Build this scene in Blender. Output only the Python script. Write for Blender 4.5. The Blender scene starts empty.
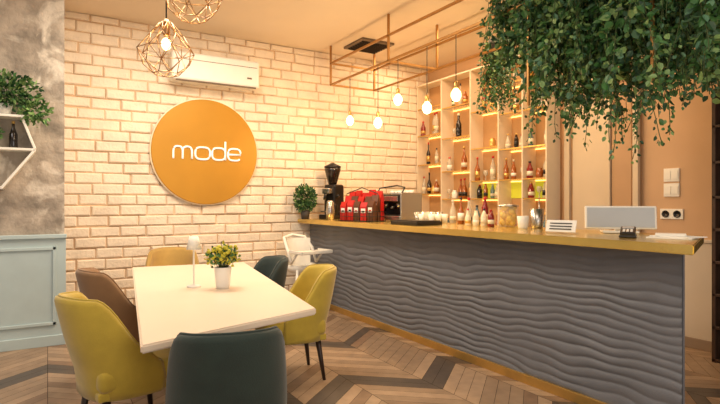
import bpy, bmesh, math, random
from mathutils import Vector, Matrix, Euler
random.seed(7)
scene = bpy.context.scene
try:
    scene.view_settings.view_transform = 'Standard'
    scene.view_settings.look = 'None'
except Exception as e:
    print(e)
H = 1.38; F = 523.0; CS = 0.859; SN = 0.513; HOR = 202.0
def dep(X, u):
    t = (u-360)/F
    return X/(CS*t+SN)
def Yon(X, u):
    t = (u-360)/F
    return dep(X, u)*(CS-SN*t)
def Xon(Y, u):
    t = (u-360)/F
    return Y/(CS-SN*t)*(SN+CS*t)
def zX(X, u, v): return H+(HOR-v)*dep(X, u)/F
def zY(Y, u, v):
    t = (u-360)/F
    return H+(HOR-v)*(Y/(CS-SN*t))/F

# ---------------- materials
def s2l(c):
    return tuple(((x/255)/12.92 if x/255 <= .04045 else ((x/255+.055)/1.055)**2.4) for x in c)
def mat(name, rgb, rough=.6, metal=0, var=.0, scale=8, bump=0, bscale=60, emis=0, ecol=None, spec=.5, trans=0, sheen=0, coat=0, alpha=1):
    m = bpy.data.materials.new(name); m.use_nodes = True
    nt = m.node_tree; b = nt.nodes['Principled BSDF']
    c = s2l(rgb)
    b.inputs['Base Color'].default_value = (*c, 1)
    b.inputs['Roughness'].default_value = rough
    b.inputs['Metallic'].default_value = metal
    b.inputs['Specular IOR Level'].default_value = spec
    b.inputs['Alpha'].default_value = alpha
    if trans: b.inputs['Transmission Weight'].default_value = trans
    if sheen: b.inputs['Sheen Weight'].default_value = sheen
    if coat: b.inputs['Coat Weight'].default_value = coat
    tc = nt.nodes.new('ShaderNodeTexCoord')
    if var:
        n = nt.nodes.new('ShaderNodeTexNoise'); n.inputs['Scale'].default_value = scale
        n.inputs['Detail'].default_value = 6
        nt.links.new(tc.outputs['Object'], n.inputs['Vector'])
        r = nt.nodes.new('ShaderNodeValToRGB')
        r.color_ramp.elements[0].position = .3; r.color_ramp.elements[1].position = .7
        r.color_ramp.elements[0].color = (*[max(0, x*(1-var)) for x in c], 1)
        r.color_ramp.elements[1].color = (*[min(1, x*(1+var)) for x in c], 1)
        nt.links.new(n.outputs['Fac'], r.inputs['Fac'])
        nt.links.new(r.outputs['Color'], b.inputs['Base Color'])
    if bump:
        n2 = nt.nodes.new('ShaderNodeTexNoise'); n2.inputs['Scale'].default_value = bscale
        n2.inputs['Detail'].default_value = 5
        nt.links.new(tc.outputs['Object'], n2.inputs['Vector'])
        bp = nt.nodes.new('ShaderNodeBump'); bp.inputs['Strength'].default_value = bump
        bp.inputs['Distance'].default_value = .02
        nt.links.new(n2.outputs['Fac'], bp.inputs['Height'])
        nt.links.new(bp.outputs['Normal'], b.inputs['Normal'])
    if emis:
        b.inputs['Emission Color'].default_value = (*s2l(ecol or rgb), 1)
        b.inputs['Emission Strength'].default_value = emis
    return m

M = {}
M['brick'] = mat('painted_brick', (242, 226, 204), .65, var=.09, scale=5, bump=.5, bscale=30)
M['mortar'] = mat('mortar', (218, 186, 152), .9, var=.12, scale=20)
M['plaster'] = mat('grey_stone_plaster', (166, 154, 140), .85, var=.42, scale=5, bump=.8, bscale=14)
M['wains'] = mat('blue_wainscot', (184, 202, 204), .5, var=.03)
M['white'] = mat('white_paint', (240, 236, 226), .5, var=.02)
M['ceil'] = mat('ceiling_paint', (230, 212, 188), .85, var=.03, scale=1)
M['peach'] = mat('peach_wall', (208, 170, 132), .8, var=.04, scale=3)
M['lowwall'] = mat('lower_wall_beige', (208, 194, 174), .7, var=.04, scale=3)
M['tan'] = mat('tan_door', (184, 146, 108), .6, var=.05, scale=3)
M['lightdoor'] = mat('beige_door', (210, 190, 162), .6, var=.03, scale=3)
M['tabletop'] = mat('table_laminate', (232, 216, 196), .35, var=.02, scale=2)
M['gold'] = mat('brushed_gold', (214, 176, 104), .35, .85, var=.06, scale=12)
M['goldpaint'] = mat('brass_countertop', (224, 194, 112), .24, .8, var=.10, scale=5, bump=.04, bscale=40)
M['sign'] = mat('sign_gold', (192, 138, 40), .42, .3, var=.07, scale=2)
M['signrim'] = mat('sign_rim', (250, 232, 200), .4)
M['letter'] = mat('sign_letter', (255, 252, 245), .4, emis=.3)
M['frame'] = mat('frame_gold', (174, 128, 70), .4, .6, var=.08)
M['copper'] = mat('copper_wire', (170, 130, 88), .35, .8)
M['wave'] = mat('wave_panel', (110, 113, 120), .55, var=.08, scale=5, bump=.1, bscale=90)
M['yellow'] = mat('yellow_velvet', (190, 164, 58), .85, var=.10, scale=9, sheen=.4, bump=.1, bscale=150)
M['tanfab'] = mat('tan_velvet', (136, 102, 68), .85, var=.10, scale=9, sheen=.3)
M['olive'] = mat('mustard_velvet', (180, 146, 78), .85, var=.10, scale=9, sheen=.3)
M['green'] = mat('green_velvet', (34, 50, 44), .8, var=.18, scale=9, sheen=.2, bump=.1, bscale=150)
M['teal'] = mat('teal_velvet', (38, 52, 50), .8, var=.15, scale=9, sheen=.2)
M['leg'] = mat('dark_wood_leg', (50, 34, 26), .4, var=.2)
M['black'] = mat('black_plastic', (22, 20, 20), .35, var=.1)
M['darkmetal'] = mat('dark_metal', (52, 48, 46), .35, .7)
M['steel'] = mat('steel', (190, 186, 180), .25, .9)
M['red'] = mat('red_pack', (188, 30, 26), .4, var=.1)
M['brownpack'] = mat('brown_pack', (92, 54, 34), .5, var=.1)
M['paper'] = mat('paper', (240, 238, 232), .8, var=.02)
M['screen'] = mat('screen_grey', (176, 180, 184), .3, var=.02)
M['l1'] = mat('leaf_dark', (34, 72, 38), .5, var=.25)
M['l2'] = mat('leaf_mid', (62, 108, 54), .5, var=.2)
M['l3'] = mat('leaf_light', (118, 150, 88), .5, var=.2)
M['lt'] = mat('leaf_teal', (82, 124, 94), .5, var=.2)
M['fy'] = mat('flower_yellow', (196, 186, 56), .6, var=.2)
M['stem'] = mat('stem', (70, 84, 44), .7)
M['pot'] = mat('ceramic_pot', (240, 236, 228), .3, var=.02)
M['darkpot'] = mat('dark_pot', (60, 54, 50), .6, var=.1)
M['bulb'] = mat('bulb_glass', (255, 220, 160), .3, emis=14, ecol=(255, 200, 112))
M['wood'] = mat('dark_cabinet_wood', (62, 42, 30), .5, var=.25, scale=12)
M['fl0'] = mat('floor_charcoal', (84, 74, 66), .4, var=.15, scale=10)
M['fl1'] = mat('floor_brown', (134, 108, 86), .4, var=.16, scale=10)
M['fl2'] = mat('floor_beige', (168, 142, 116), .4, var=.12, scale=10)
M['fl3'] = mat('floor_greybrown', (150, 126, 102), .4, var=.14, scale=10)
M['flgap'] = mat('floor_gap', (60, 50, 42), .8)
M['bg'] = mat('bottle_green', (34, 56, 30), .12, spec=.7)
M['ba'] = mat('bottle_amber', (150, 80, 26), .12, spec=.7)
M['bc'] = mat('bottle_clear', (214, 204, 184), .08, spec=.7, alpha=.6)
M['bd'] = mat('bottle_dark', (26, 18, 16), .12, spec=.7)
M['br'] = mat('bottle_red', (130, 28, 22), .12, spec=.7)
M['bb'] = mat('bottle_blue', (90, 124, 134), .12, spec=.7, alpha=.7)
M['label'] = mat('bottle_label', (228, 216, 190), .7, var=.1, scale=40)
M['lemon'] = mat('lemon', (240, 196, 40), .45, var=.1)
M['glass'] = mat('clear_glass', (240, 240, 236), .05, alpha=.16)
M['shelfglass'] = mat('shelf_glass', (214, 206, 180), .1, alpha=.4)
M['upright'] = mat('shelf_upright', (230, 214, 188), .5, var=.03)
M['backlit'] = mat('shelf_back_panel', (198, 154, 106), .6, var=.08, scale=3)
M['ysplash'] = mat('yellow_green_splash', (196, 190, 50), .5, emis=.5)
M['led'] = mat('led_strip', (255, 200, 120), .5, emis=5, ecol=(255, 184, 98))
M['vent'] = mat('vent_metal', (120, 104, 88), .5, .3)
M['base'] = mat('baseboard_paint', (150, 130, 110), .5)

nt=M['plaster'].node_tree
vor=nt.nodes.new('ShaderNodeTexNoise'); vor.inputs['Scale'].default_value=2.2; vor.inputs['Detail'].default_value=9; vor.inputs['Distortion'].default_value=2.2
tc=[n for n in nt.nodes if n.type=='TEX_COORD'][0]; nt.links.new(tc.outputs['Object'],vor.inputs['Vector'])
rp=nt.nodes.new('ShaderNodeValToRGB'); rp.color_ramp.elements[0].position=.50; rp.color_ramp.elements[1].position=.62
nt.links.new(vor.outputs['Fac'],rp.inputs['Fac'])
mx=nt.nodes.new('ShaderNodeMixRGB'); mx.inputs[2].default_value=(*s2l((208,198,184)),1)
src=[n for n in nt.nodes if n.type=='VALTORGB' and n!=rp][0]
nt.links.new(rp.outputs['Color'],mx.inputs[0]); nt.links.new(src.outputs['Color'],mx.inputs[1])
nt.links.new(mx.outputs[0],nt.nodes['Principled BSDF'].inputs['Base Color'])

# ---------------- mesh builder
class MB:
    def __init__(s): s.v=[]; s.f=[]; s.m=[]; s.sm=[]; s.mats=[]
    def mi(s, k):
        if k not in s.mats: s.mats.append(k)
        return s.mats.index(k)
    def add(s, vs, fs, k, smooth=False, mtx=None):
        o=len(s.v); i=s.mi(k)
        if mtx is not None: vs=[tuple(mtx@Vector(p)) for p in vs]
        s.v+= [tuple(p) for p in vs]
        for f in fs: s.f.append(tuple(o+a for a in f)); s.m.append(i); s.sm.append(smooth)
    def bm(s, bm, k, smooth, mtx):
        bm.verts.index_update()
        s.add([v.co.copy() for v in bm.verts], [[v.index for v in f.verts] for f in bm.faces], k, smooth, mtx); bm.free()
    def box(s, c, size, k, bevel=0, rot=(0,0,0), seg=2, smooth=False):
        b=bmesh.new(); bmesh.ops.create_cube(b,size=1)
        for v in b.verts: v.co=Vector((v.co.x*size[0],v.co.y*size[1],v.co.z*size[2]))
        if bevel: bmesh.ops.bevel(b,geom=b.edges[:],offset=bevel,segments=seg,affect='EDGES',profile=.5)
        s.bm(b,k,smooth or False,Matrix.Translation(c)@Euler(rot).to_matrix().to_4x4())
    def bx(s, a, b_, k, bevel=0):
        c=[(a[i]+b_[i])/2 for i in range(3)]; sz=[abs(b_[i]-a[i]) for i in range(3)]
        s.box(c,sz,k,bevel)
    def prism(s, poly, z0, z1, k, bevel=0):
        bmx=bmesh.new()
        a=[bmx.verts.new((x,y,z0)) for x,y in poly]; c=[bmx.verts.new((x,y,z1)) for x,y in poly]
        n=len(poly)
        bmx.faces.new(c); bmx.faces.new(a[::-1])
        for i in range(n): bmx.faces.new((a[i],a[(i+1)%n],c[(i+1)%n],c[i]))
        bmesh.ops.recalc_face_normals(bmx,faces=bmx.faces[:])
        if bevel: bmesh.ops.bevel(bmx,geom=bmx.edges[:],offset=bevel,segments=2,affect='EDGES')
        s.bm(bmx,k,False,Matrix())
    def lathe(s, prof, k, c=(0,0,0), seg=20, mtx=None, smooth=True):
        vs=[];fs=[]
        for r,z in prof:
            for i in range(seg):
                a=2*math.pi*i/seg; vs.append((c[0]+r*math.cos(a),c[1]+r*math.sin(a),c[2]+z))
        n=len(prof)
        for j in range(n-1):
            for i in range(seg):
                i2=(i+1)%seg
                fs.append((j*seg+i,j*seg+i2,(j+1)*seg+i2,(j+1)*seg+i))
        fs.append(tuple(range(seg))[::-1]); fs.append(tuple((n-1)*seg+i for i in range(seg)))
        s.add(vs,fs,k,smooth,mtx)
    def tube(s, pts, r, k, seg=8, closed=False, sq=False):
        pts=[Vector(p) for p in pts]; n=len(pts); vs=[];fs=[]
        up=Vector((0,0,1))
        for i,p in enumerate(pts):
            if closed: d=(pts[(i+1)%n]-pts[i-1])
            else: d=pts[min(i+1,n-1)]-pts[max(i-1,0)]
            d.normalize()
            ref=up if abs(d.dot(up))<.9 else Vector((1,0,0))
            a=d.cross(ref).normalized(); b=d.cross(a).normalized()
            rr=r[i] if isinstance(r,(list,tuple)) else r
            for q in range(seg):
                an=2*math.pi*q/seg+(math.pi/4 if sq else 0)
                vs.append(p+a*math.cos(an)*rr+b*math.sin(an)*rr)
        m_=n if closed else n-1
        for i in range(m_):
            for q in range(seg):
                q2=(q+1)%seg; j=(i+1)%n
                fs.append((i*seg+q,i*seg+q2,j*seg+q2,j*seg+q))
        if not closed:
            fs.append(tuple(range(seg))[::-1]); fs.append(tuple((n-1)*seg+q for q in range(seg)))
        s.add(vs,fs,k,not sq)
    def sphere(s, c, r, k, sx=1, sy=1, sz=1, u=14, v=9):
        b=bmesh.new(); bmesh.ops.create_uvsphere(b,u_segments=u,v_segments=v,radius=r)
        s.bm(b,k,True,Matrix.Translation(c)@Matrix.Diagonal((sx,sy,sz,1)))
    def leaf(s, p, d, n, L, W, k):
        p=Vector(p); d=Vector(d).normalized(); n=Vector(n)
        sd=d.cross(n)
        if sd.length<1e-3: sd=d.cross(Vector((.3,1,.2)))
        sd.normalize(); up=sd.cross(d).normalized()
        f=.12*L
        vs=[p, p+d*L*.3+sd*W*.5+up*f, p+d*L*.7+sd*W*.42+up*f, p+d*L, p+d*L*.7-sd*W*.42+up*f, p+d*L*.3-sd*W*.5+up*f]
        s.add(vs,[(0,1,2,3),(0,3,4,5)],k,False)
    def obj(s, name, loc=(0,0,0), rot=0, subsurf=0, scale=1):
        me=bpy.data.meshes.new(name); me.from_pydata([tuple(c*scale for c in v) for v in s.v],[],s.f)
        for k in s.mats: me.materials.append(M[k])
        me.polygons.foreach_set('material_index',s.m); me.polygons.foreach_set('use_smooth',s.sm)
        me.update()
        o=bpy.data.objects.new(name,me); scene.collection.objects.link(o)
        o.location=loc; o.rotation_euler=(0,0,rot)
        if subsurf:
            md=o.modifiers.new('sub','SUBSURF'); md.levels=subsurf; md.render_levels=subsurf
        return o
def rv(a=1): return Vector((random.uniform(-a,a),random.uniform(-a,a),random.uniform(-a,a)))

CEIL=3.5; YW=6.65; XW=5.25; YP=5.85; XP=.14
# ---------------- floor (chevron planks with dark bands)
b=MB()
b.bx((-4.5,-2.5,-.06),(XW+.1,YW+.1,-.004),'flgap')
W=.50; pw=.125; g=.002
random.seed(5)
ymax=YW+.08
c=0; x=-4.5
while x<XW:
    x1=min(x+W,XW+.1)
    sg=1 if c%2==0 else -1
    k=-28
    while k*pw< ymax+.6:
        y0=k*pw
        ya,yb=(y0,y0+W*.85) if sg>0 else (y0+W*.85,y0)
        kk=(k+(c//4)*2)%10
        if kk in (0,1): km='fl0' if random.random()<.75 else 'fl1'
        else: km=random.choices(['fl1','fl2','fl3'],[.2,.42,.38])[0]
        cl=lambda y:max(-2.5,min(ymax,y))
        vs=[(x+g,cl(ya+g),0),(x1-g,cl(yb+g),0),(x1-g,cl(yb+pw-g),0),(x+g,cl(ya+pw-g),0)]
        if abs(vs[0][1]-vs[3][1])>.01 or abs(vs[1][1]-vs[2][1])>.01:
            b.add(vs,[(0,1,2,3)],km)
        k+=1
    x+=W; c+=1
b.obj('floor')
# ---------------- walls
b=MB()
b.bx((XP-.05,YW,0),(XW+.1,YW+.15,CEIL),'mortar')
rowh=.122; bl=.31; gp=.012
r=0; z=.0
while z<CEIL-.01:
    x=XP-(bl/2 if r%2 else 0)-random.uniform(0,.04)
    while x<XW:
        L=bl*random.uniform(.9,1.1)
        xa=max(x,XP)+gp/2; xb=min(x+L,XW)-gp/2
        if xb-xa>.03:
            z0=z+gp/2; z1=min(z+rowh,CEIL)-gp/2
            d=.02+random.uniform(-.008,.012); ch=.012
            j=lambda:random.uniform(-.004,.004)
            xa2,xb2,z02,z12=xa+j(),xb+j(),z0+j(),z1+j()
            if z12-z02>.03:
                y0=YW; y1=YW-d; tj=lambda:random.uniform(-.003,.003)
                vs=[(xa2,y0,z02),(xb2,y0,z02),(xb2,y0,z12),(xa2,y0,z12),
                    (xa2,y1+ch,z02+tj()),(xb2,y1+ch,z02+tj()),(xb2,y1+ch,z12+tj()),(xa2,y1+ch,z12+tj()),
                    (xa2+ch,y1+tj(),z02+ch),(xb2-ch,y1+tj(),z02+ch),(xb2-ch,y1+tj(),z12-ch),(xa2+ch,y1+tj(),z12-ch)]
                fs=[(8,9,10,11)]
                for q in range(4):
                    q2=(q+1)%4; fs.append((q,q2,4+q2,4+q)); fs.append((4+q,4+q2,8+q2,8+q))
                b.add(vs,fs,'brick')
        x+=L
    z+=rowh; r+=1
b.obj('wall_back')
b=MB(); b.bx((-4.5,YP,0),(XP,YW+.15,CEIL),'plaster'); b.obj('wall_left')
b=MB()
b.bx((-4.4,YP-.02,.1),(XP+.012,YP,1.03),'wains')
b.bx((-4.4,YP-.045,1.03),(XP+.02,YP,1.07),'wains',.006)
for x0 in (-4.3,-3.55,-2.8,-2.05,-1.3,-.55):
    x1=x0+.62
    for (a,c_) in (((x0,YP-.035,.2),(x0+.03,YP-.02,.95)),((x1-.03,YP-.035,.2),(x1,YP-.02,.95)),((x0,YP-.035,.2),(x1,YP-.02,.23)),((x0,YP-.035,.92),(x1,YP-.02,.95))):
        b.bx(a,c_,'wains',.004)
b.obj('trim_1')
b=MB(); b.bx((-4.4,YP-.035,0),(XP+.01,YP,.1),'wains',.004); b.obj('baseboard_left')
b=MB(); b.bx((XP,YW-.05,0),(3.1,YW-.0,.1),'white',.004); b.obj('baseboard_back')
b=MB(); b.bx((XW,-2.5,0),(XW+.15,YW+.15,CEIL),'peach'); b.obj('wall_right')
b=MB(); b.bx((XW-.018,2.34,.1),(XW-.001,3.05,1.0),'lowwall'); b.bx((XW-.03,2.34,1.0),(XW-.001,3.05,1.03),'lowwall',.004); b.obj('trim_2')
b=MB(); b.bx((XW-.03,2.34,0),(XW-.001,3.05,.1),'base',.004); b.obj('baseboard_right')
b=MB(); b.bx((-4.5,-2.5,CEIL),(XW+.15,YW+.15,CEIL+.1),'ceil'); b.obj('ceiling')
b=MB()
b.box((0,0,-.015),(.5,.5,.03),'vent',.005)
for i in range(7): b.box((0,-.18+.06*i,-.035),(.42,.03,.02),'darkmetal',0,(.5,0,0))
b.obj('ceiling_vent',(3.72,6.0,CEIL))
ya,yb=Yon(XW,568),Yon(XW,642)
XD=XW-.002
b=MB()
ym=Yon(XW,612)
b.bx((XD-.03,yb,0),(XD,ya,2.75),'tan')
b.bx((XD-.05,ym+.03,.05),(XD-.03,ya-.1,2.6),'lightdoor',.006)
b.bx((XD-.05,yb+.08,.05),(XD-.03,ym-.03,2.6),'tan',.006)
for (p,q) in ((ya-.07,ya),(yb,yb+.06),(ym-.02,ym+.02)): b.bx((XD-.07,p,0),(XD-.02,q,2.75),'lightdoor',.004)
b.bx((XD-.07,yb,2.68),(XD-.02,ya,2.76),'lightdoor',.004)
b.tube([(XD-.06,ym-.1,1.0),(XD-.11,ym-.1,1.0),(XD-.11,ym-.22,1.0)],.011,'steel')
b.obj('door_1')
b=MB()
yy=Yon(XW,672)
for z,k in ((zX(XW,672,175),'white'),(zX(XW,672,190),'white')):
    b.box((XW-.007,yy,z),(.012,.15,.13),k,.003); b.box((XW-.016,yy-.035,z),(.008,.06,.08),k,.002); b.box((XW-.016,yy+.035,z),(.008,.06,.08),k,.002)
b.obj('light_switch')
b=MB(); z=zX(XW,672,214)
b.box((XW-.007,yy,z),(.012,.22,.1),'white',.003)
for q in(-.055,.055):
    b.lathe([(.035,0),(.035,.008),(.028,.008),(.026,.002)],'black',mtx=Matrix.Translation((XW-.012,yy+q,z))@Matrix.Rotation(-math.pi/2,4,'Y'))
b.obj('power_socket')

# ---------------- sign
SX=Xon(YW,205); SZ=zY(YW,205,152.5)
b=MB()
rm=Matrix.Rotation(math.pi/2,4,'X')
b.lathe([(.665,0),(.665,.03),(.655,.035)],'signrim',seg=96,mtx=rm,smooth=False)
b.lathe([(.652,.03),(.652,.042),(.646,.046)],'sign',seg=96,mtx=rm,smooth=False)
def stroke(pts,closed=False):
    b.tube([(p[0],-.052,p[1]) for p in pts],.012,'letter',8,closed)
def rr(cx,cz,a,c_,n=28,p=3.0,a0=0,a1=2*math.pi,cl=True):
    out=[]
    N=n if cl else n+1
    for i in range(N):
        t=a0+(a1-a0)*i/n; co,si=math.cos(t),math.sin(t)
        out.append((cx+a*math.copysign(abs(co)**(2/p),co),cz+c_*math.copysign(abs(si)**(2/p),si)))
    return out
hh=.075; cz=-.02
def arch(x0,x1):
    w=(x1-x0)/2; cx=(x0+x1)/2
    pts=[(x0,cz-hh)]+[(x0,cz-hh+.02)]
    pts+=[p for p in rr(cx,cz,w,hh,12,2.8,math.pi,0,False)]
    pts+=[(x1,cz-hh)]
    return pts
stroke(arch(-.40,-.29)); stroke(arch(-.29,-.18))
stroke(rr(-.05,cz,.09,hh),True)
stroke(rr(.15,cz,.083,hh),True); stroke([(.233,cz-hh),(.233,cz+.16)])
e=rr(.35,cz,.082,hh,26,3,0,2*math.pi*.89,False); 
stroke([(.272,cz-.0),(.432,cz-.0)]+e[1:])
b.obj('wall_sign',(SX,YW-.034,SZ))

# ---------------- AC
b=MB()
b.box((0,-.12,0),(1.08,.22,.34),'white',.035,seg=4)
b.box((0,-.17,-.155),(.98,.12,.02),'vent',.004,(.35,0,0))
b.box((0,-.2,-.14),(1.0,.03,.03),'white',.01,(.6,0,0))
b.box((0,-.232,.08),(1.0,.004,.006),'vent')
b.box((.4,-.233,-.06),(.06,.004,.02),'vent')
b.box((0,-.01,0),(.95,.03,.28),'white')
b.obj('air_conditioner',(Xon(YW,216)-.05,YW-.032,3.0))

# ---------------- cage pendants
def cage(name,loc,r,h):
    b=MB(); zt=CEIL-loc[2]
    b.lathe([(.05,zt-.03),(.05,zt)],'copper'); b.tube([(0,0,h*.5),(0,0,zt)],.006,'black',6)
    b.lathe([(.018,h*.5-.1),(.028,h*.5-.08),(.028,h*.5),(.012,h*.5+.03)],'copper')
    n=8; rings=[]
    spec=[(.045,h*.5,0),(r*.6,h*.25,.5),(r,-0.02,0),(r*.8,-h*.32,.5),(r*.45,-h*.5,0)]
    for rad,z,off in spec:
        rings.append([Vector((rad*math.cos(2*math.pi*(i+off)/n),rad*math.sin(2*math.pi*(i+off)/n),z)) for i in range(n)])
    for rg in (rings[0],rings[2],rings[4]):
        for i in range(n): b.tube([rg[i],rg[(i+1)%n]],.0035,'copper',5)
    for a in range(len(rings)-1):
        for i in range(n):
            o1=spec[a][2]
            j=(i-1)%n if o1==0 else (i+1)%n
            b.tube([rings[a][i],rings[a+1][i]],.0035,'copper',5)
            b.tube([rings[a][i],rings[a+1][j]],.0035,'copper',5)
    b.sphere((0,0,h*.5-.16),.036,'bulb',1,1,1.3)
    b.obj(name,loc)
    l=bpy.data.lights.new('cage_light','POINT'); l.energy=5; l.color=(1,.76,.48); l.shadow_soft_size=.06
    o=bpy.data.objects.new('pendant_point_light',l); o.location=(loc[0],loc[1],loc[2]-.05); scene.collection.objects.link(o)
cage('cage_pendant_lamp',(.78,4.2,2.555),.21,.39)
cage('cage_pendant_lamp.001',(.915,3.92,2.92),.215,.40)

# ---------------- dining table
TC=[(.70,5.47),(1.77,5.33),(1.37,2.80),(.35,2.46)]
b=MB()
b.prism(TC[::-1],.71,.75,'tabletop',.008)
for (x,y) in ((.97,3.25),(1.15,4.7)):
    b.box((x,y,.36),(.1,.1,.70),'darkmetal',.008)
    b.box((x,y,.0125),(.6,.5,.025),'darkmetal',.006)
    b.box((x,y,.695),(.5,.4,.03),'darkmetal',.004)
b.box((1.06,3.97,.60),(.05,1.45,.07),'darkmetal',.005,(0,0,-.12))
b.obj('dining_table')

# ---------------- chairs (front = +Y)
def chair(name,loc,face,km,hgt=.86,w=.5):
    e=bpy.data.objects.new(name,None); scene.collection.objects.link(e)
    e.location=loc; e.rotation_euler=(0,0,face)
    def part(b,n,ss=0):
        o=b.obj(n,subsurf=ss); o.parent=e; return o
    b=MB(); b.box((0,.03,.415),(w-.02,.5,.13),km,.045,seg=4,smooth=True); part(b,'seat')
    b=MB(); b.box((0,.0,.335),(w-.06,.44,.05),km,.012); part(b,'seat_base')
    b=MB(); vs=[];fs=[]
    a=w/2; n=36; amax=math.radians(112)
    for i in range(n+1):
        ph=-amax+2*amax*i/n; t=abs(ph)/amax
        sx,cy=math.sin(ph),-math.cos(ph)
        px=math.copysign(abs(sx)**.72,sx); py=math.copysign(abs(cy)**.72,cy)
        s=max(0,(t-.42)/.58); s=s*s*(3-2*s)
        top=hgt-(hgt-.50)*s-.015*math.sin(min(1,t*2)*math.pi/2)**2
        th=.065-.025*t
        z0=.31
        sec=[]
        for j in range(9):
            q=j/8; z=z0+(top-.03-z0)*q; sec.append((z,.012*math.sin(q*math.pi)))
        sec+= [(top-.008,-th*.15),(top,-th*.5),(top-.008,-th*.85)]
        for j in range(8,-1,-1):
            q=j/8; z=z0+(top-.03-z0)*q; sec.append((z,-th))
        for z,off in sec:
            lean=.13*max(0,(z-.42)/.44)*(1-.75*t)
            flare=.02*max(0,(z-.4))
            A=a+off+flare; B=.25+off
            vs.append((px*A, py*B-lean*max(0,-cy), z))
    m=len(sec)
    for i in range(n):
        for j in range(m):
            j2=(j+1)%m
            fs.append((i*m+j,i*m+j2,(i+1)*m+j2,(i+1)*m+j))
    fs.append(tuple(range(m))); fs.append(tuple(n*m+j for j in range(m))[::-1])
    b.add(vs,fs,km,True)
    b.tube([vs[i*m+10]for i in range(n+1)],.006,km,6)
    o=part(b,'backrest')
    bmx=bmesh.new(); bmx.from_mesh(o.data); bmesh.ops.recalc_face_normals(bmx,faces=bmx.faces[:]); bmx.to_mesh(o.data); bmx.free()
    b=MB()
    for sx in(-1,1):
        for sy in(-1,1):
            b.tube([(sx*.17,sy*.17+.01,.33),(sx*.205,sy*.215+.01,0.0)],[.024,.013],'leg',8)
    part(b,'legs')
    return e
R=math.radians
chair('dining_chair',(.40,3.34,0),R(-78),'yellow',.87,.50)
chair('dining_chair.001',(.55,4.50,0),R(-84),'tanfab',.87,.5)
chair('dining_chair.002',(1.15,5.80,0),R(172),'olive',.87,.56)
chair('dining_chair.003',(1.69,4.85,0),R(94),'teal',.84,.48)
chair('dining_chair.004',(1.67,3.86,0),R(82),'yellow',.86,.5)
chair('dining_chair.005',(.70,2.35,0),R(-14),'green',.865,.50)

# ---------------- table lamp, flowers
b=MB()
b.lathe([(.05,0),(.052,.008),(.045,.014),(.009,.02),(.007,.03),(.007,.3),(.01,.3)],'white')
b.lathe([(.055,.28),(.032,.375),(.028,.375),(.05,.283)],'white')
b.obj('table_lamp',(.93,3.96,.75))
b=MB()
b.lathe([(.045,0),(.05,.02),(.062,.15),(.062,.155),(.054,.155),(.05,.13),(.001,.13)],'pot')
for i in range(420):
    a=random.uniform(0,6.283); rr_=random.random()**.6*.115; z=.17+random.uniform(0,.13)*(1-rr_*3)
    p=Vector((rr_*math.cos(a),rr_*math.sin(a),z+random.uniform(-.01,.03)))
    b.leaf(p,rv()+Vector((0,0,.6)),rv(),random.uniform(.02,.038),.018,random.choice(['l2','fy','fy','l3','l1']))
for i in range(60):
    a=random.uniform(0,6.283); q=random.uniform(.02,.11); zz=.25+random.uniform(-.04,.06)
    b.tube([(0.02*math.cos(a),.02*math.sin(a),.13),(q*math.cos(a),q*math.sin(a),zz)],.002,'stem',4)
    b.sphere((q*math.cos(a),q*math.sin(a),zz),.013,'fy',u=8,v=6)
b.obj('potted_flowers',(1.10,3.80,.75))

# ---------------- high chair
e=bpy.data.objects.new('high_chair',None); scene.collection.objects.link(e); e.location=(2.74,6.05,0); e.rotation_euler=(0,0,R(10))
def ch(b,n,ss=0):
    o=b.obj(n,subsurf=ss); o.parent=e
b=MB(); b.lathe([(.15,.5),(.19,.54),(.2,.6),(.185,.6),(.17,.56),(.1,.53)],'white'); ch(b,'seat')
b=MB(); b.box((0,-.22,.76),(.46,.3,.025),'white',.01); b.box((0,-.36,.775),(.46,.02,.03),'white',.006); b.box((.22,-.22,.775),(.02,.3,.03),'white',.006); b.box((-.22,-.22,.775),(.02,.3,.03),'white',.006)
ch(b,'tray')
b=MB()
pts=[(-.19,-.08,.62),(-.19,.02,.80),(-.16,.14,.93),(0,.19,.96),(.16,.14,.93),(.19,.02,.80),(.19,-.08,.62)]
b.tube(pts,.02,'white')
vs=[];
for i in range(9):
    a=-1.35+2.7*i/8
    for z in(.56,.92): vs.append((.18*math.sin(a),.17*math.cos(a)*(1 if z>.6 else .9),z))
b.add(vs,[(2*i,2*i+2,2*i+3,2*i+1) for i in range(8)],'white',True)
for sx in(-1,1): b.tube([(sx*.19,-.08,.62),(sx*.19,-.2,.75)],.014,'white')
ch(b,'backrest')
b=MB()
for sx in(-1,1):
    for sy in(-1,1): b.tube([(sx*.13,sy*.12,.54),(sx*.24,sy*.24,0)],[.018,.014],'white')
b.box((0,-.2,.28),(.3,.06,.02),'white',.005)
b.tube([(-.185,-.185,.27),(.185,-.185,.27)],.01,'white')
ch(b,'legs')

# ---------------- bar counter
CT=1.15; CX0=2.95; CX1=3.85
PX=3.13
CY0=Yon(CX0,694); CYB=Yon(CX1,704); PY0=Yon(PX,682); PYB=Yon(CX1-.12,681)
e=bpy.data.objects.new('bar_counter',None); scene.collection.objects.link(e)
def cc(b,n):
    o=b.obj(n); o.parent=e
b=MB(); b.prism([(CX0,CY0),(CX1,CYB),(CX1,YW-.035),(CX0,YW-.035)],CT-.055,CT,'goldpaint',.006); cc(b,'countertop')
b=MB(); b.prism([(PX+.03,PY0+.012),(CX1-.12,PYB),(CX1-.12,YW-.035),(PX+.03,YW-.035)],0,CT-.056,'lowwall'); cc(b,'counter_body')
b=MB(); b.bx((PX-.02,PY0-.01,0),(PX+.03,YW-.055,.07),'gold',.004); cc(b,'kick_strip')
b=MB()
ny,nz=640,150; ya_,yb_=PY0,YW-.055; za,zb=.07,CT-.055
vs=[];fs=[]
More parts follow.
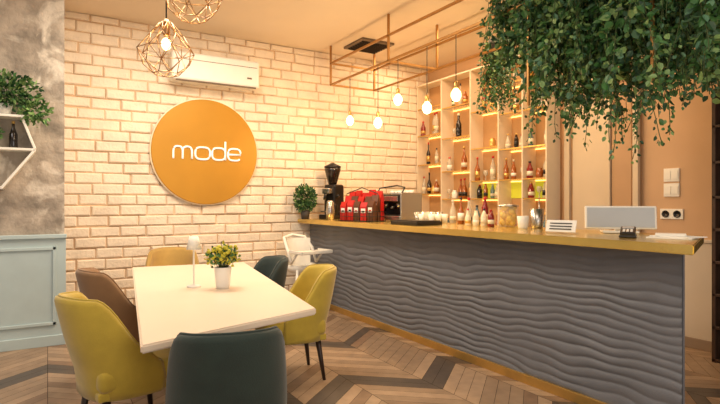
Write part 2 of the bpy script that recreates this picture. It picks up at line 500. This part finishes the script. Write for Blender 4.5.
for i in range(ny+1):
    y=ya_+(yb_-ya_)*i/ny
    for j in range(nz+1):
        z=za+(zb-za)*j/nz
        ph=2.0*math.sin(1.3*y+3.1*z+.4)+1.0*math.sin(3.1*y-6.5*z+1)+.62*math.sin(6.7*y+10*z+2)+.36*math.sin(12.5*y-13*z)+.2*math.sin(21*y+5*z)
        th=math.pi*z/.058+ph
        w=abs(math.sin(th))**.6
        amp=.014*(.8+.3*math.sin(2.1*y+8*z)*math.sin(4*y-6*z+1))
        vs.append((PX+.006-amp*w,y,z))
for i in range(ny):
    for j in range(nz):
        a_=i*(nz+1)+j; fs.append((a_,a_+1,a_+nz+2,a_+nz+1))
b.add(vs,fs,'wave',True)
b.bx((PX+.012,PY0,.07),(PX+.03,YW-.055,CT-.056),'wave')
cc(b,'wave_panel')

# ---------------- counter items
def at(X,u): return (X,Yon(X,u),CT)
b=MB()
b.lathe([(.05,0),(.065,.12),(.06,.12),(.05,.1),(.001,.1)],'darkpot')
for i in range(1000):
    d=rv().normalized(); rr_=random.random()**.4
    p=Vector((d.x*.15*rr_,d.y*.11*rr_,.28+d.z*.18*rr_))
    b.leaf(p,d+rv(.5),rv(),random.uniform(.03,.05),.022,random.choice(['l1','l1','l2','l3']))
for i in range(12): b.tube([(0,0,.1),tuple(Vector((random.uniform(-.09,.09),random.uniform(-.06,.06),.35)))],.003,'stem',4)
b.obj('potted_bush',(2.97,6.41,CT))
b=MB()
b.box((0,0,.03),(.24,.3,.06),'black',.012); b.box((0,.03,.26),(.21,.2,.42),'darkmetal',.03)
b.box((0,-.1,.38),(.13,.1,.08),'steel',.015); b.tube([(0,-.14,.35),(0,-.16,.26)],.02,'black')
b.lathe([(.05,.46),(.065,.50),(.11,.66),(.113,.70)],'bd'); b.lathe([(.115,.70),(.115,.72),(.05,.75),(.02,.77)],'black')
b.tube([(.1,-.02,.3),(.17,-.08,.31)],.012,'black'); b.sphere((.18,-.09,.31),.022,'black')
b.box((0,-.13,.1),(.12,.1,.02),'steel',.004)
b.obj('coffee_grinder',(3.36,6.36,CT),R(-70))
b=MB()
b.lathe([(.05,0),(.06,.1),(.05,.22),(.03,.25)],'steel'); b.tube([(.05,0,.2),(.11,0,.18),(.1,0,.07),(.055,0,.05)],.008,'black')
b.obj('milk_pitcher',(3.16,6.05,CT))
def cbag(b,c,w,d,h,k,rz,tilt=0):
    mt=Matrix.Translation(c)@Euler((tilt,0,rz)).to_matrix().to_4x4()
    vs=[(-w/2,-d/2,0),(w/2,-d/2,0),(w/2,d/2,0),(-w/2,d/2,0),(-w/2,-d/2,h*.75),(w/2,-d/2,h*.75),(w/2,d/2,h*.75),(-w/2,d/2,h*.75),(-w/2,-.006,h),(w/2,-.006,h),(w/2,.006,h),(-w/2,.006,h)]
    fs=[(3,2,1,0)]
    for L in(0,4):
        for q in range(4): fs.append((L+q,L+(q+1)%4,L+4+(q+1)%4,L+4+q))
    fs.append((8,9,10,11)); b.add(vs,fs,k,False,mt)
    q0,q1=h*.42,h*.66; y=-d/2-.002
    b.add([(-w*.33,y,q0),(w*.33,y,q0),(w*.33,y,q1),(-w*.33,y,q1)],[(0,1,2,3)],'paper',False,mt)
    b.add([(-w*.2,y-.001,q0+.03*h),(w*.2,y-.001,q0+.03*h),(w*.2,y-.001,q0+.12*h),(-w*.2,y-.001,q0+.12*h)],[(0,1,2,3)],'red' if k!='red' else 'black',False,mt)
b=MB()
bw,bd,bh=.50,.26,.12
for z in (.008,.06,bh):
    b.tube([(-bw/2,-bd/2,z),(bw/2,-bd/2,z),(bw/2,bd/2,z),(-bw/2,bd/2,z)],.004,'black',6,closed=True)
for i in range(12):
    x=-bw/2+bw*i/11
    for s in(-1,1): b.tube([(x,s*bd/2,.0),(x,s*bd/2,bh)],.0025,'black',5)
for i in range(6):
    y=-bd/2+bd*i/5
    for s in(-1,1): b.tube([(s*bw/2,y,0),(s*bw/2,y,bh)],.0025,'black',5)
b.box((0,0,.006),(bw,bd,.006),'black')
b.tube([(-bw/2,0,bh),(-bw/2+.02,0,.33),(0,0,.40),(bw/2-.02,0,.33),(bw/2,0,bh)],.006,'black')
random.seed(4)
for row,(y,hh_) in enumerate(((-.08,.23),(0,.29),(.08,.35))):
    for i in range(5):
        k='red' if random.random()<.68 else 'brownpack'
        cbag(b,(-.197+.099*i+random.uniform(-.004,.004),y,.012),.09,.062,hh_*random.uniform(.9,1.05),k,random.uniform(-.12,.12))
b.obj('coffee_bag_basket',(3.22,Yon(3.22,362),CT),R(-68))
b=MB()
b.box((0,0,.04),(.50,.34,.06),'steel',.012); b.box((0,.09,.17),(.48,.14,.24),'darkmetal',.015); b.box((0,0,.27),(.50,.32,.10),'darkmetal',.02)
b.box((0,-.163,.27),(.40,.006,.06),'steel',.003)
b.box((0,-.07,.075),(.42,.17,.012),'black',.003)
for q in(-.12,.12):
    b.lathe([(.035,.16),(.04,.225)],'steel',(q,-.07,0)); b.tube([(q,-.09,.18),(q,-.2,.16)],.012,'black')
for sx in(-1,1): b.box((sx*.255,0,.18),(.02,.34,.32),'steel',.008)
b.tube([(-.23,-.13,.32),(-.23,-.08,.40),(0,-.0,.43),(.23,-.08,.40),(.23,-.13,.32)],.009,'black')
b.tube([(-.18,-.17,.29),(-.19,-.2,.2),(-.19,-.18,.1)],.007,'steel')
for i in range(6): b.lathe([(.025,.32),(.036,.37),(.032,.37),(.022,.325)],'white',(-.17+.068*i,.08,0),12)
b.obj('espresso_machine',(3.64,Yon(3.64,397),CT),R(-84))
b=MB(); b.box((0,0,.02),(.32,.44,.035),'black',.006); b.box((0,0,.042),(.29,.41,.01),'darkmetal')
b.obj('drip_tray',at(3.2,416))
b=MB()
for i in range(3):
    for j in range(4):
        k=random.choice(['steel','steel','white','bc'])
        b.lathe([(.026,0),(.036,.10+.02*(j%2)),(.033,.10),(.022,.008)],k,(.09*i,.085*j,0),12)
b.obj('glasses_group',(3.5,Yon(3.6,436)-.05,CT))

def bottle(b,c,h,r,k,lab=True):
    hs=h*random.uniform(.5,.7); nk=random.uniform(.28,.42)
    b.lathe([(r*.9,0),(r,.01),(r,hs*.92),(r*.8,hs),(r*nk,hs+.05),(r*nk,h*.93)],k,c,12)
    b.lathe([(r*(nk+.06),h*.9),(r*(nk+.06),h)],random.choice(['black','gold','label','red']),c,10)
    if lab: b.lathe([(r*1.02,hs*.25),(r*1.02,hs*random.uniform(.5,.8))],random.choice(['label','label','white','gold','black']),c,12)
KS=['bg','ba','bc','bd','br','bc','ba','bc','bb','bc','ba']
SXF=4.98
us=[416,441,470,498,522,546]
ys=[Yon(SXF,u) for u in us]; ys[0]=min(ys[0],YW-.06)
ZT=3.2
b=MB(); bo=MB()
b.bx((XW-.03,ys[-1],.92),(XW-.001,ys[0],ZT),'backlit')
for y in ys: b.bx((SXF,y-.009,.905),(XW-.03,y+.009,ZT),'upright',.003)
b.bx((SXF,ys[-1]-.009,ZT-.02),(XW-.03,ys[0]+.009,ZT),'upright',.003)
zs={0:[1.5,1.95,2.4,2.82],1:[1.42,1.82,2.3,2.75],2:[1.42,1.66,2.1,2.6],3:[1.66,2.05,2.5,2.88],4:[1.42,1.66,2.05,2.5,2.86]}
random.seed(21)
for i in range(5):
    y0,y1=ys[i+1]+.014,ys[i]-.014
    for z in zs[i]+[.92]:
        b.bx((SXF+.01,y0,z-.006),(XW-.03,y1,z+.006),'shelfglass' if z>1 else 'white',.001)
        b.bx((SXF+.004,y0,z-.008),(SXF+.012,y1,z+.008),'gold',.001)
        b.bx((XW-.045,y0,z-.02),(XW-.035,y1,z-.010),'led')
        n=max(2,int((y1-y0)/.1)); nxt=min([q for q in zs[i]+[ZT] if q>z+.05])
        for q in range(n):
            if random.random()<(.42 if z>1.7 else .15): continue
            hb=min(random.choice([.16,.2,.24,.28,.32,.34])*random.uniform(.94,1.06),nxt-z-.04)
            if hb<.12: continue
            yc=y0+(q+.5)*(y1-y0)/n
            if random.random()<.15:
                bo.lathe([(.022,0),(.006,.01),(.006,.06),(.035,.09),(.03,.14),(.027,.14)],'bc',(SXF+.1,yc,z+.009),12)
            elif random.random()<.1:
                bo.lathe([(.04,0),(.045,.02),(.045,.09),(.03,.1),(.03,.12)],random.choice(['gold','white','ba']),(SXF+.1,yc,z+.009),12)
            else:
                bottle(bo,(SXF+random.uniform(.06,.12),yc,z+.009),hb,random.uniform(.028,.042),random.choice(KS))
b.bx((XW-.04,ys[-1]+.02,1.43),(XW-.031,ys[2],1.645),'ysplash')
b.obj('bottle_shelf'); bo.obj('liquor_bottles')
b=MB(); b.bx((4.62,ys[-1]-.02,.06),(XW-.02,YW-.04,.86),'white'); b.bx((4.58,ys[-1]-.03,.86),(XW-.02,YW-.04,.9),'goldpaint',.004)
b.bx((4.66,ys[-1],0),(XW-.02,YW-.04,.06),'darkmetal')
for i in range(5):
    y=ys[-1]+.05+i*.48; b.bx((4.605,y,.12),(4.62,y+.44,.82),'white',.004); b.box((4.595,y+.38,.5),(.02,.015,.15),'steel',.003)
b.obj('back_bar_cabinet')
bo=MB()
for u in (453,461,469,477,485):
    X=3.74+random.uniform(-.03,.03); bottle(bo,(X,Yon(X,u),CT),random.uniform(.18,.3),.034,random.choice(KS))
for u in (468,476,484,491):
    X=3.52; bottle(bo,(X,Yon(X,u),CT),random.uniform(.12,.18),.03,random.choice(['ba','bc','label','br']))
bo.obj('syrup_bottles')
b=MB()
b.lathe([(.07,0),(.09,.02),(.095,.19)],'glass',seg=24)
b.lathe([(.097,.185),(.097,.2),(.03,.215)],'steel',seg=24)
for i in range(20):
    a=i*2.4; rr_=.045 if i%4 else 0; b.sphere((rr_*math.cos(a),rr_*math.sin(a),.04+.034*(i//4)),.034,'lemon',1,1,1,10,7)
b.obj('lemon_jar',at(3.68,508))
b=MB(); b.lathe([(.045,0),(.05,.02),(.06,.17),(.054,.17),(.045,.02)],'steel',seg=24); b.tube([(.03,0,.05),(.05,.02,.26)],.006,'steel')
b.obj('ice_bucket',at(3.68,537))
b=MB(); b.lathe([(.035,0),(.04,.01),(.05,.11),(.046,.11),(.035,.012)],'white',seg=20); b.obj('paper_cup',at(3.5,523))
b=MB(); b.box((0,0,.055),(.22,.008,.09),'paper',.002,(-.35,0,0)); b.box((0,.02,.006),(.22,.07,.01),'glass',.002)
for i in range(3): b.box((0,-.016+i*.008,.035+i*.02),(.16,.006,.006),'black',0,(-.35,0,0))
b.obj('menu_stand',at(3.2,561),R(-75))
b=MB()
b.box((0,0,.115),(.48,.03,.17),'white',.008,(-.12,0,0)); b.box((0,-.017,.117),(.45,.004,.145),'screen',.001,(-.12,0,0))
b.box((0,.04,.05),(.06,.03,.08),'white',.005); b.box((0,.04,.01),(.24,.18,.015),'white',.004)
b.obj('computer_monitor',at(3.62,620),R(-48))
b=MB()
b.box((0,0,.035),(.09,.18,.035),'black',.008,(.2,0,0)); b.box((0,.04,.061),(.07,.05,.006),'screen',.001,(.2,0,0))
for i in range(3):
    for j in range(3): b.box((-.022+.022*i,-.06+.022*j,.041+.0045*j),(.014,.013,.008),'white',.001,(.2,0,0))
b.box((0,.0,.009),(.1,.18,.014),'black',.004)
b.obj('card_terminal',at(3.25,628),R(-60))
b=MB()
b.box((0,0,.005),(.21,.25,.008),'paper',0,(0,0,.3)); b.box((.03,-.02,.012),(.19,.25,.006),'paper',0,(0,0,-.1)); b.box((.02,.02,.022),(.12,.17,.014),'white',.002,(0,0,.5))
b.obj('paper_stack',at(3.4,672),0)

# ---------------- ceiling frame
FX0,FX1=3.3,4.0; FY0,FY1=1.75,6.3; Z0,Z1=2.97,3.26
b=MB(); T=.016
def bar(p,q,r_=T): b.tube([p,q],r_,'frame',4,sq=True)
for z in(Z0,Z1):
    for x in(FX0,FX1): bar((x,FY0,z),(x,FY1,z))
    for y in(FY0,FY1): bar((FX0,y,z),(FX1,y,z))
for y in(FY0,3.3,4.9,FY1):
    for x in(FX0,FX1): bar((x,y,Z0),(x,y,CEIL))
for y in(3.3,4.9): bar((FX0,y,Z0),(FX1,y,Z0))
for x in (FX0,FX1):
    for y in (1.9,2.9): bar((x,y,2.15 if x==FX0 else 2.4),(x,y,Z0),.012)
b.obj('hanging_gold_frame')
bulbs=[(350,120),(378,122),(398,99),(427,107),(456,94)]
for i,(u,v) in enumerate(bulbs):
    y=Yon(FX0,u); z=zX(FX0,u,v)
    b=MB()
    b.tube([(0,0,.09),(0,0,Z0-z-.017)],.004,'black',6)
    b.lathe([(.016,.05),(.02,.06),(.02,.11),(.008,.125)],'gold')
    b.lathe([(.004,-.07),(.03,-.058),(.048,-.02),(.046,.012),(.02,.05),(.016,.055)],'bulb')
    b.obj('pendant_bulb' if i==0 else 'pendant_bulb.%03d'%i,(FX0,y,z))
    l=bpy.data.lights.new('bulb_light','POINT'); l.energy=13; l.color=(1,.68,.36); l.shadow_soft_size=.05
    o=bpy.data.objects.new('pendant_bulb_light.%03d'%i,l); o.location=(FX0,y,z-.14); scene.collection.objects.link(o)

# ---------------- hanging greenery
b=MB(); random.seed(11)
def vine(p0,L,dens=.016,spread=.06,size=.05,ks=('l1','l1','l2','l2','l2','l3','lt')):
    p=Vector(p0); d=Vector((random.uniform(-.25,.25),random.uniform(-.25,.25),-1)).normalized()
    pts=[p.copy()]; s=0
    while s<L:
        p=p+d*.03; s+=.03
        d=(d+rv(.12)+Vector((0,0,-.06))).normalized(); pts.append(p.copy())
        for q in range(int(.03/dens)+ (1 if random.random()<.5 else 0)):
            o=rv(spread)
            b.leaf(p+o*.6,o+Vector((0,0,-.04)),rv(),random.uniform(.6,1.2)*size,random.uniform(.5,.8)*size,random.choice(ks))
    b.tube(pts[::3]+[pts[-1]],.003,'stem',4)
PAL=[('l1','l1','l2','l2','lt'),('l2','l2','l3','lt'),('l3','l3','lt','l2'),('l1','l2','l2','l3')]
for i in range(480):
    y=random.uniform(1.66,3.25); x=random.uniform(FX0-.12,FX1+.12)
    u=360+F*(CS*x-SN*y)/(SN*x+CS*y); f=SN*x+CS*y
    if u<530: zb_=2.5
    elif u<560: zb_=2.15
    elif u<640: zb_=1.98
    elif u<655: zb_=2.4
    else: zb_=2.06
    zt=random.uniform(3.0,3.22)
    L=(zt-zb_)*random.uniform(.3,1.0)
    vine((x,y,zt),L,.02,.06,random.choice([.04,.05,.065]),random.choice(PAL))
for (u,v) in ((598,166),(603,150),(597,158),(600,140),(660,150),(664,142),(657,138),(560,136),(555,130),(533,140),(530,132),(620,132),(575,134),(545,130),(668,135),(590,146),(611,144),(640,112),(688,96),(683,110)):
    X=3.45; y=Yon(X,u); z=zX(X,u,v)
    vine((X,y,2.95),2.95-z,.018,.035,.036,random.choice(PAL))
b.obj('hanging_greenery')
# small separate hanging plant by the shelf
b=MB()
hx=4.35; hy=Yon(hx,499)
b.lathe([(.05,3.02),(.10,3.08),(.12,3.2),(.11,3.2),(.09,3.1)],'darkpot',(hx,hy,0),16)
for a in (0,2.09,4.19): b.tube([(hx+.115*math.cos(a),hy+.115*math.sin(a),3.19),(hx,hy,3.45),(hx,hy,3.5)],.003,'black',5)
for i in range(46):
    a=random.uniform(0,6.28); q=random.uniform(.04,.15)
    zt=random.uniform(3.14,3.26); zl=random.uniform(2.5,3.0) if random.random()<.7 else 2.42
    vine((hx+q*math.cos(a),hy+q*math.sin(a),zt),zt-zl,.02,.05,.045,('l2','l3','l2','lt','l1'))
b.obj('hanging_potted_plant')

# ---------------- corner shelf left
b=MB(); y0,y1=YP-.2,YP-.001
def plank(p,q,t=.022):
    p=Vector((p[0],0,p[1])); q=Vector((q[0],0,q[1])); d=q-p; L=d.length; an=math.atan2(d.z,d.x)
    b.box(((p.x+q.x)/2,(y0+y1)/2,(p.z+q.z)/2),(L,.2,t),'white',.003,(0,-an,0))
plank((-.85,1.86),(-.10,1.86)); plank((-.10,1.86),(-.36,1.5)); plank((-.36,1.5),(-.85,1.86))
plank((-.85,2.16),(-.18,2.16)); plank((-.20,2.15),(-.10,1.87)); plank((-.85,2.16),(-.85,1.86))
b.obj('wall_shelf')
b=MB(); bottle(b,(-.27,YP-.1,1.872),.25,.034,'bd',False); b.obj('shelf_bottle')
def foliage(b,cx,cz,rx,ry,rz,n,L0=.03,L1=.06,ks=('l1','l2','l3','l2'),cy=0,ymax_=9,zmin=-9):
    for i in range(n):
        d=rv().normalized(); rr_=random.random()**.5
        p=Vector((cx+d.x*rx*rr_,min(ymax_,cy+d.y*ry*rr_),max(zmin,cz+d.z*rz*rr_)))
        b.leaf(p,d+rv(.6)+Vector((0,-.2,0)),rv(),random.uniform(L0,L1),L0,random.choice(ks))
b=MB()
b.lathe([(.05,0),(.07,.1),(.065,.1),(.05,.085),(.001,.085)],'pot')
foliage(b,0,.22,.30,.08,.17,700,ks=('l1','l2','l3','l3'),cy=-.04,ymax_=.03)
foliage(b,.24,.04,.13,.05,.12,200,ks=('l2','l3','l3'),cy=-.06,ymax_=.03,zmin=-.08)
for i in range(14): b.tube([(0,0,.08),(random.uniform(-.2,.25),random.uniform(-.06,.02),random.uniform(.15,.32))],.003,'stem',4)
b.obj('shelf_plant',(-.34,YP-.11,2.171))
b=MB()
b.lathe([(.04,0),(.05,.07),(.045,.07),(.001,.06)],'pot')
foliage(b,0,.14,.09,.07,.10,200,.025,.04,('l2','l3'))
b.tube([(0,0,.06),(0,0,.2)],.003,'stem',4)
b.obj('shelf_plant.001',(-.45,YP-.11,1.871))

# ---------------- wine cabinet at right
b=MB(); bo=MB()
cx0,cx1,cy0,cy1=4.92,XW-.005,.85,2.32
b.bx((cx1-.02,cy0,0),(cx1,cy1,2.35),'wood')
for y in (cy0,(cy0+cy1)/2,cy1-.03): b.bx((cx0,y,0),(cx1,y+.03,2.35),'wood',.003)
for z in (.02,.3,.58,.86,1.14,1.42,1.72,2.03,2.33):
    b.bx((cx0,cy0,z-.012),(cx1,cy1,z+.012),'wood',.003)
    if z<2.2:
        for q in range(12):
            yc=cy1-.1-q*.115
            if abs(yc-(cy0+cy1)/2-.015)<.06: continue
            if z<1: 
                bo.lathe([(.036,0),(.038,.18),(.013,.23),(.013,.28)],random.choice(['bg','bd']),mtx=Matrix.Translation((cx1-.03,yc,z+.052))@Matrix.Rotation(-math.pi/2,4,'Y'),seg=10)
            else: bottle(bo,(cx0+.1,yc,z+.013),.25,.036,random.choice(['bg','ba','bd','br']))
b.obj('wine_cabinet'); bo.obj('wine_bottles')
b=MB()
b.lathe([(.09,0),(.12,.16),(.11,.16),(.09,.12),(.001,.12)],'pot')
foliage(b,-.1,.40,.17,.36,.36,1300,.05,.09,zmin=.06)
for i in range(16): b.tube([(0,0,.12),(random.uniform(-.2,.02),random.uniform(-.25,.25),random.uniform(.3,.65))],.004,'stem',4)
b.obj('cabinet_plant',(5.06,2.16,2.344))

# ---------------- lights
def area(name,loc,size,en,col,rot=(0,0,0),sy=None):
    l=bpy.data.lights.new(name,'AREA'); l.energy=en; l.color=col; l.size=size
    if sy: l.shape='RECTANGLE'; l.size_y=sy
    o=bpy.data.objects.new(name,l); o.location=loc; o.rotation_euler=rot; scene.collection.objects.link(o)
area('added_fill_table',(1.2,4.7,CEIL-.03),1.2,92,(1,.86,.68))  # added area fill above the table, no fixture there
area('added_fill_front',(1.0,1.0,CEIL-.03),2.2,48,(1,.88,.74))  # added unseen fill for the near part of the room
area('added_fill_bar',(4.35,4.6,CEIL-.03),.5,52,(1,.70,.42),sy=3.5)  # warm area fill added over the bar, not a real fixture
area('added_fill_left',(-1.8,3.6,CEIL-.03),1.6,30,(1,.93,.86))  # extra fill added under the ceiling on the left side
area('added_fill_rear',(1.2,-2.2,1.7),3.5,62,(1,.94,.87),(R(90),0,0),2.4)  # added fill behind the camera, no window built here
w=bpy.data.worlds.new('w'); scene.world=w; w.use_nodes=True
w.node_tree.nodes['Background'].inputs[0].default_value=(1,.89,.76,1)
w.node_tree.nodes['Background'].inputs[1].default_value=.48

cam=bpy.data.cameras.new('camera'); cam.sensor_width=36; cam.lens=F/720*36
co=bpy.data.objects.new('camera',cam); scene.collection.objects.link(co)
co.location=(0,0,H); co.rotation_euler=(R(90),0,-math.atan2(SN,CS)); cam.clip_start=.05
scene.camera=co
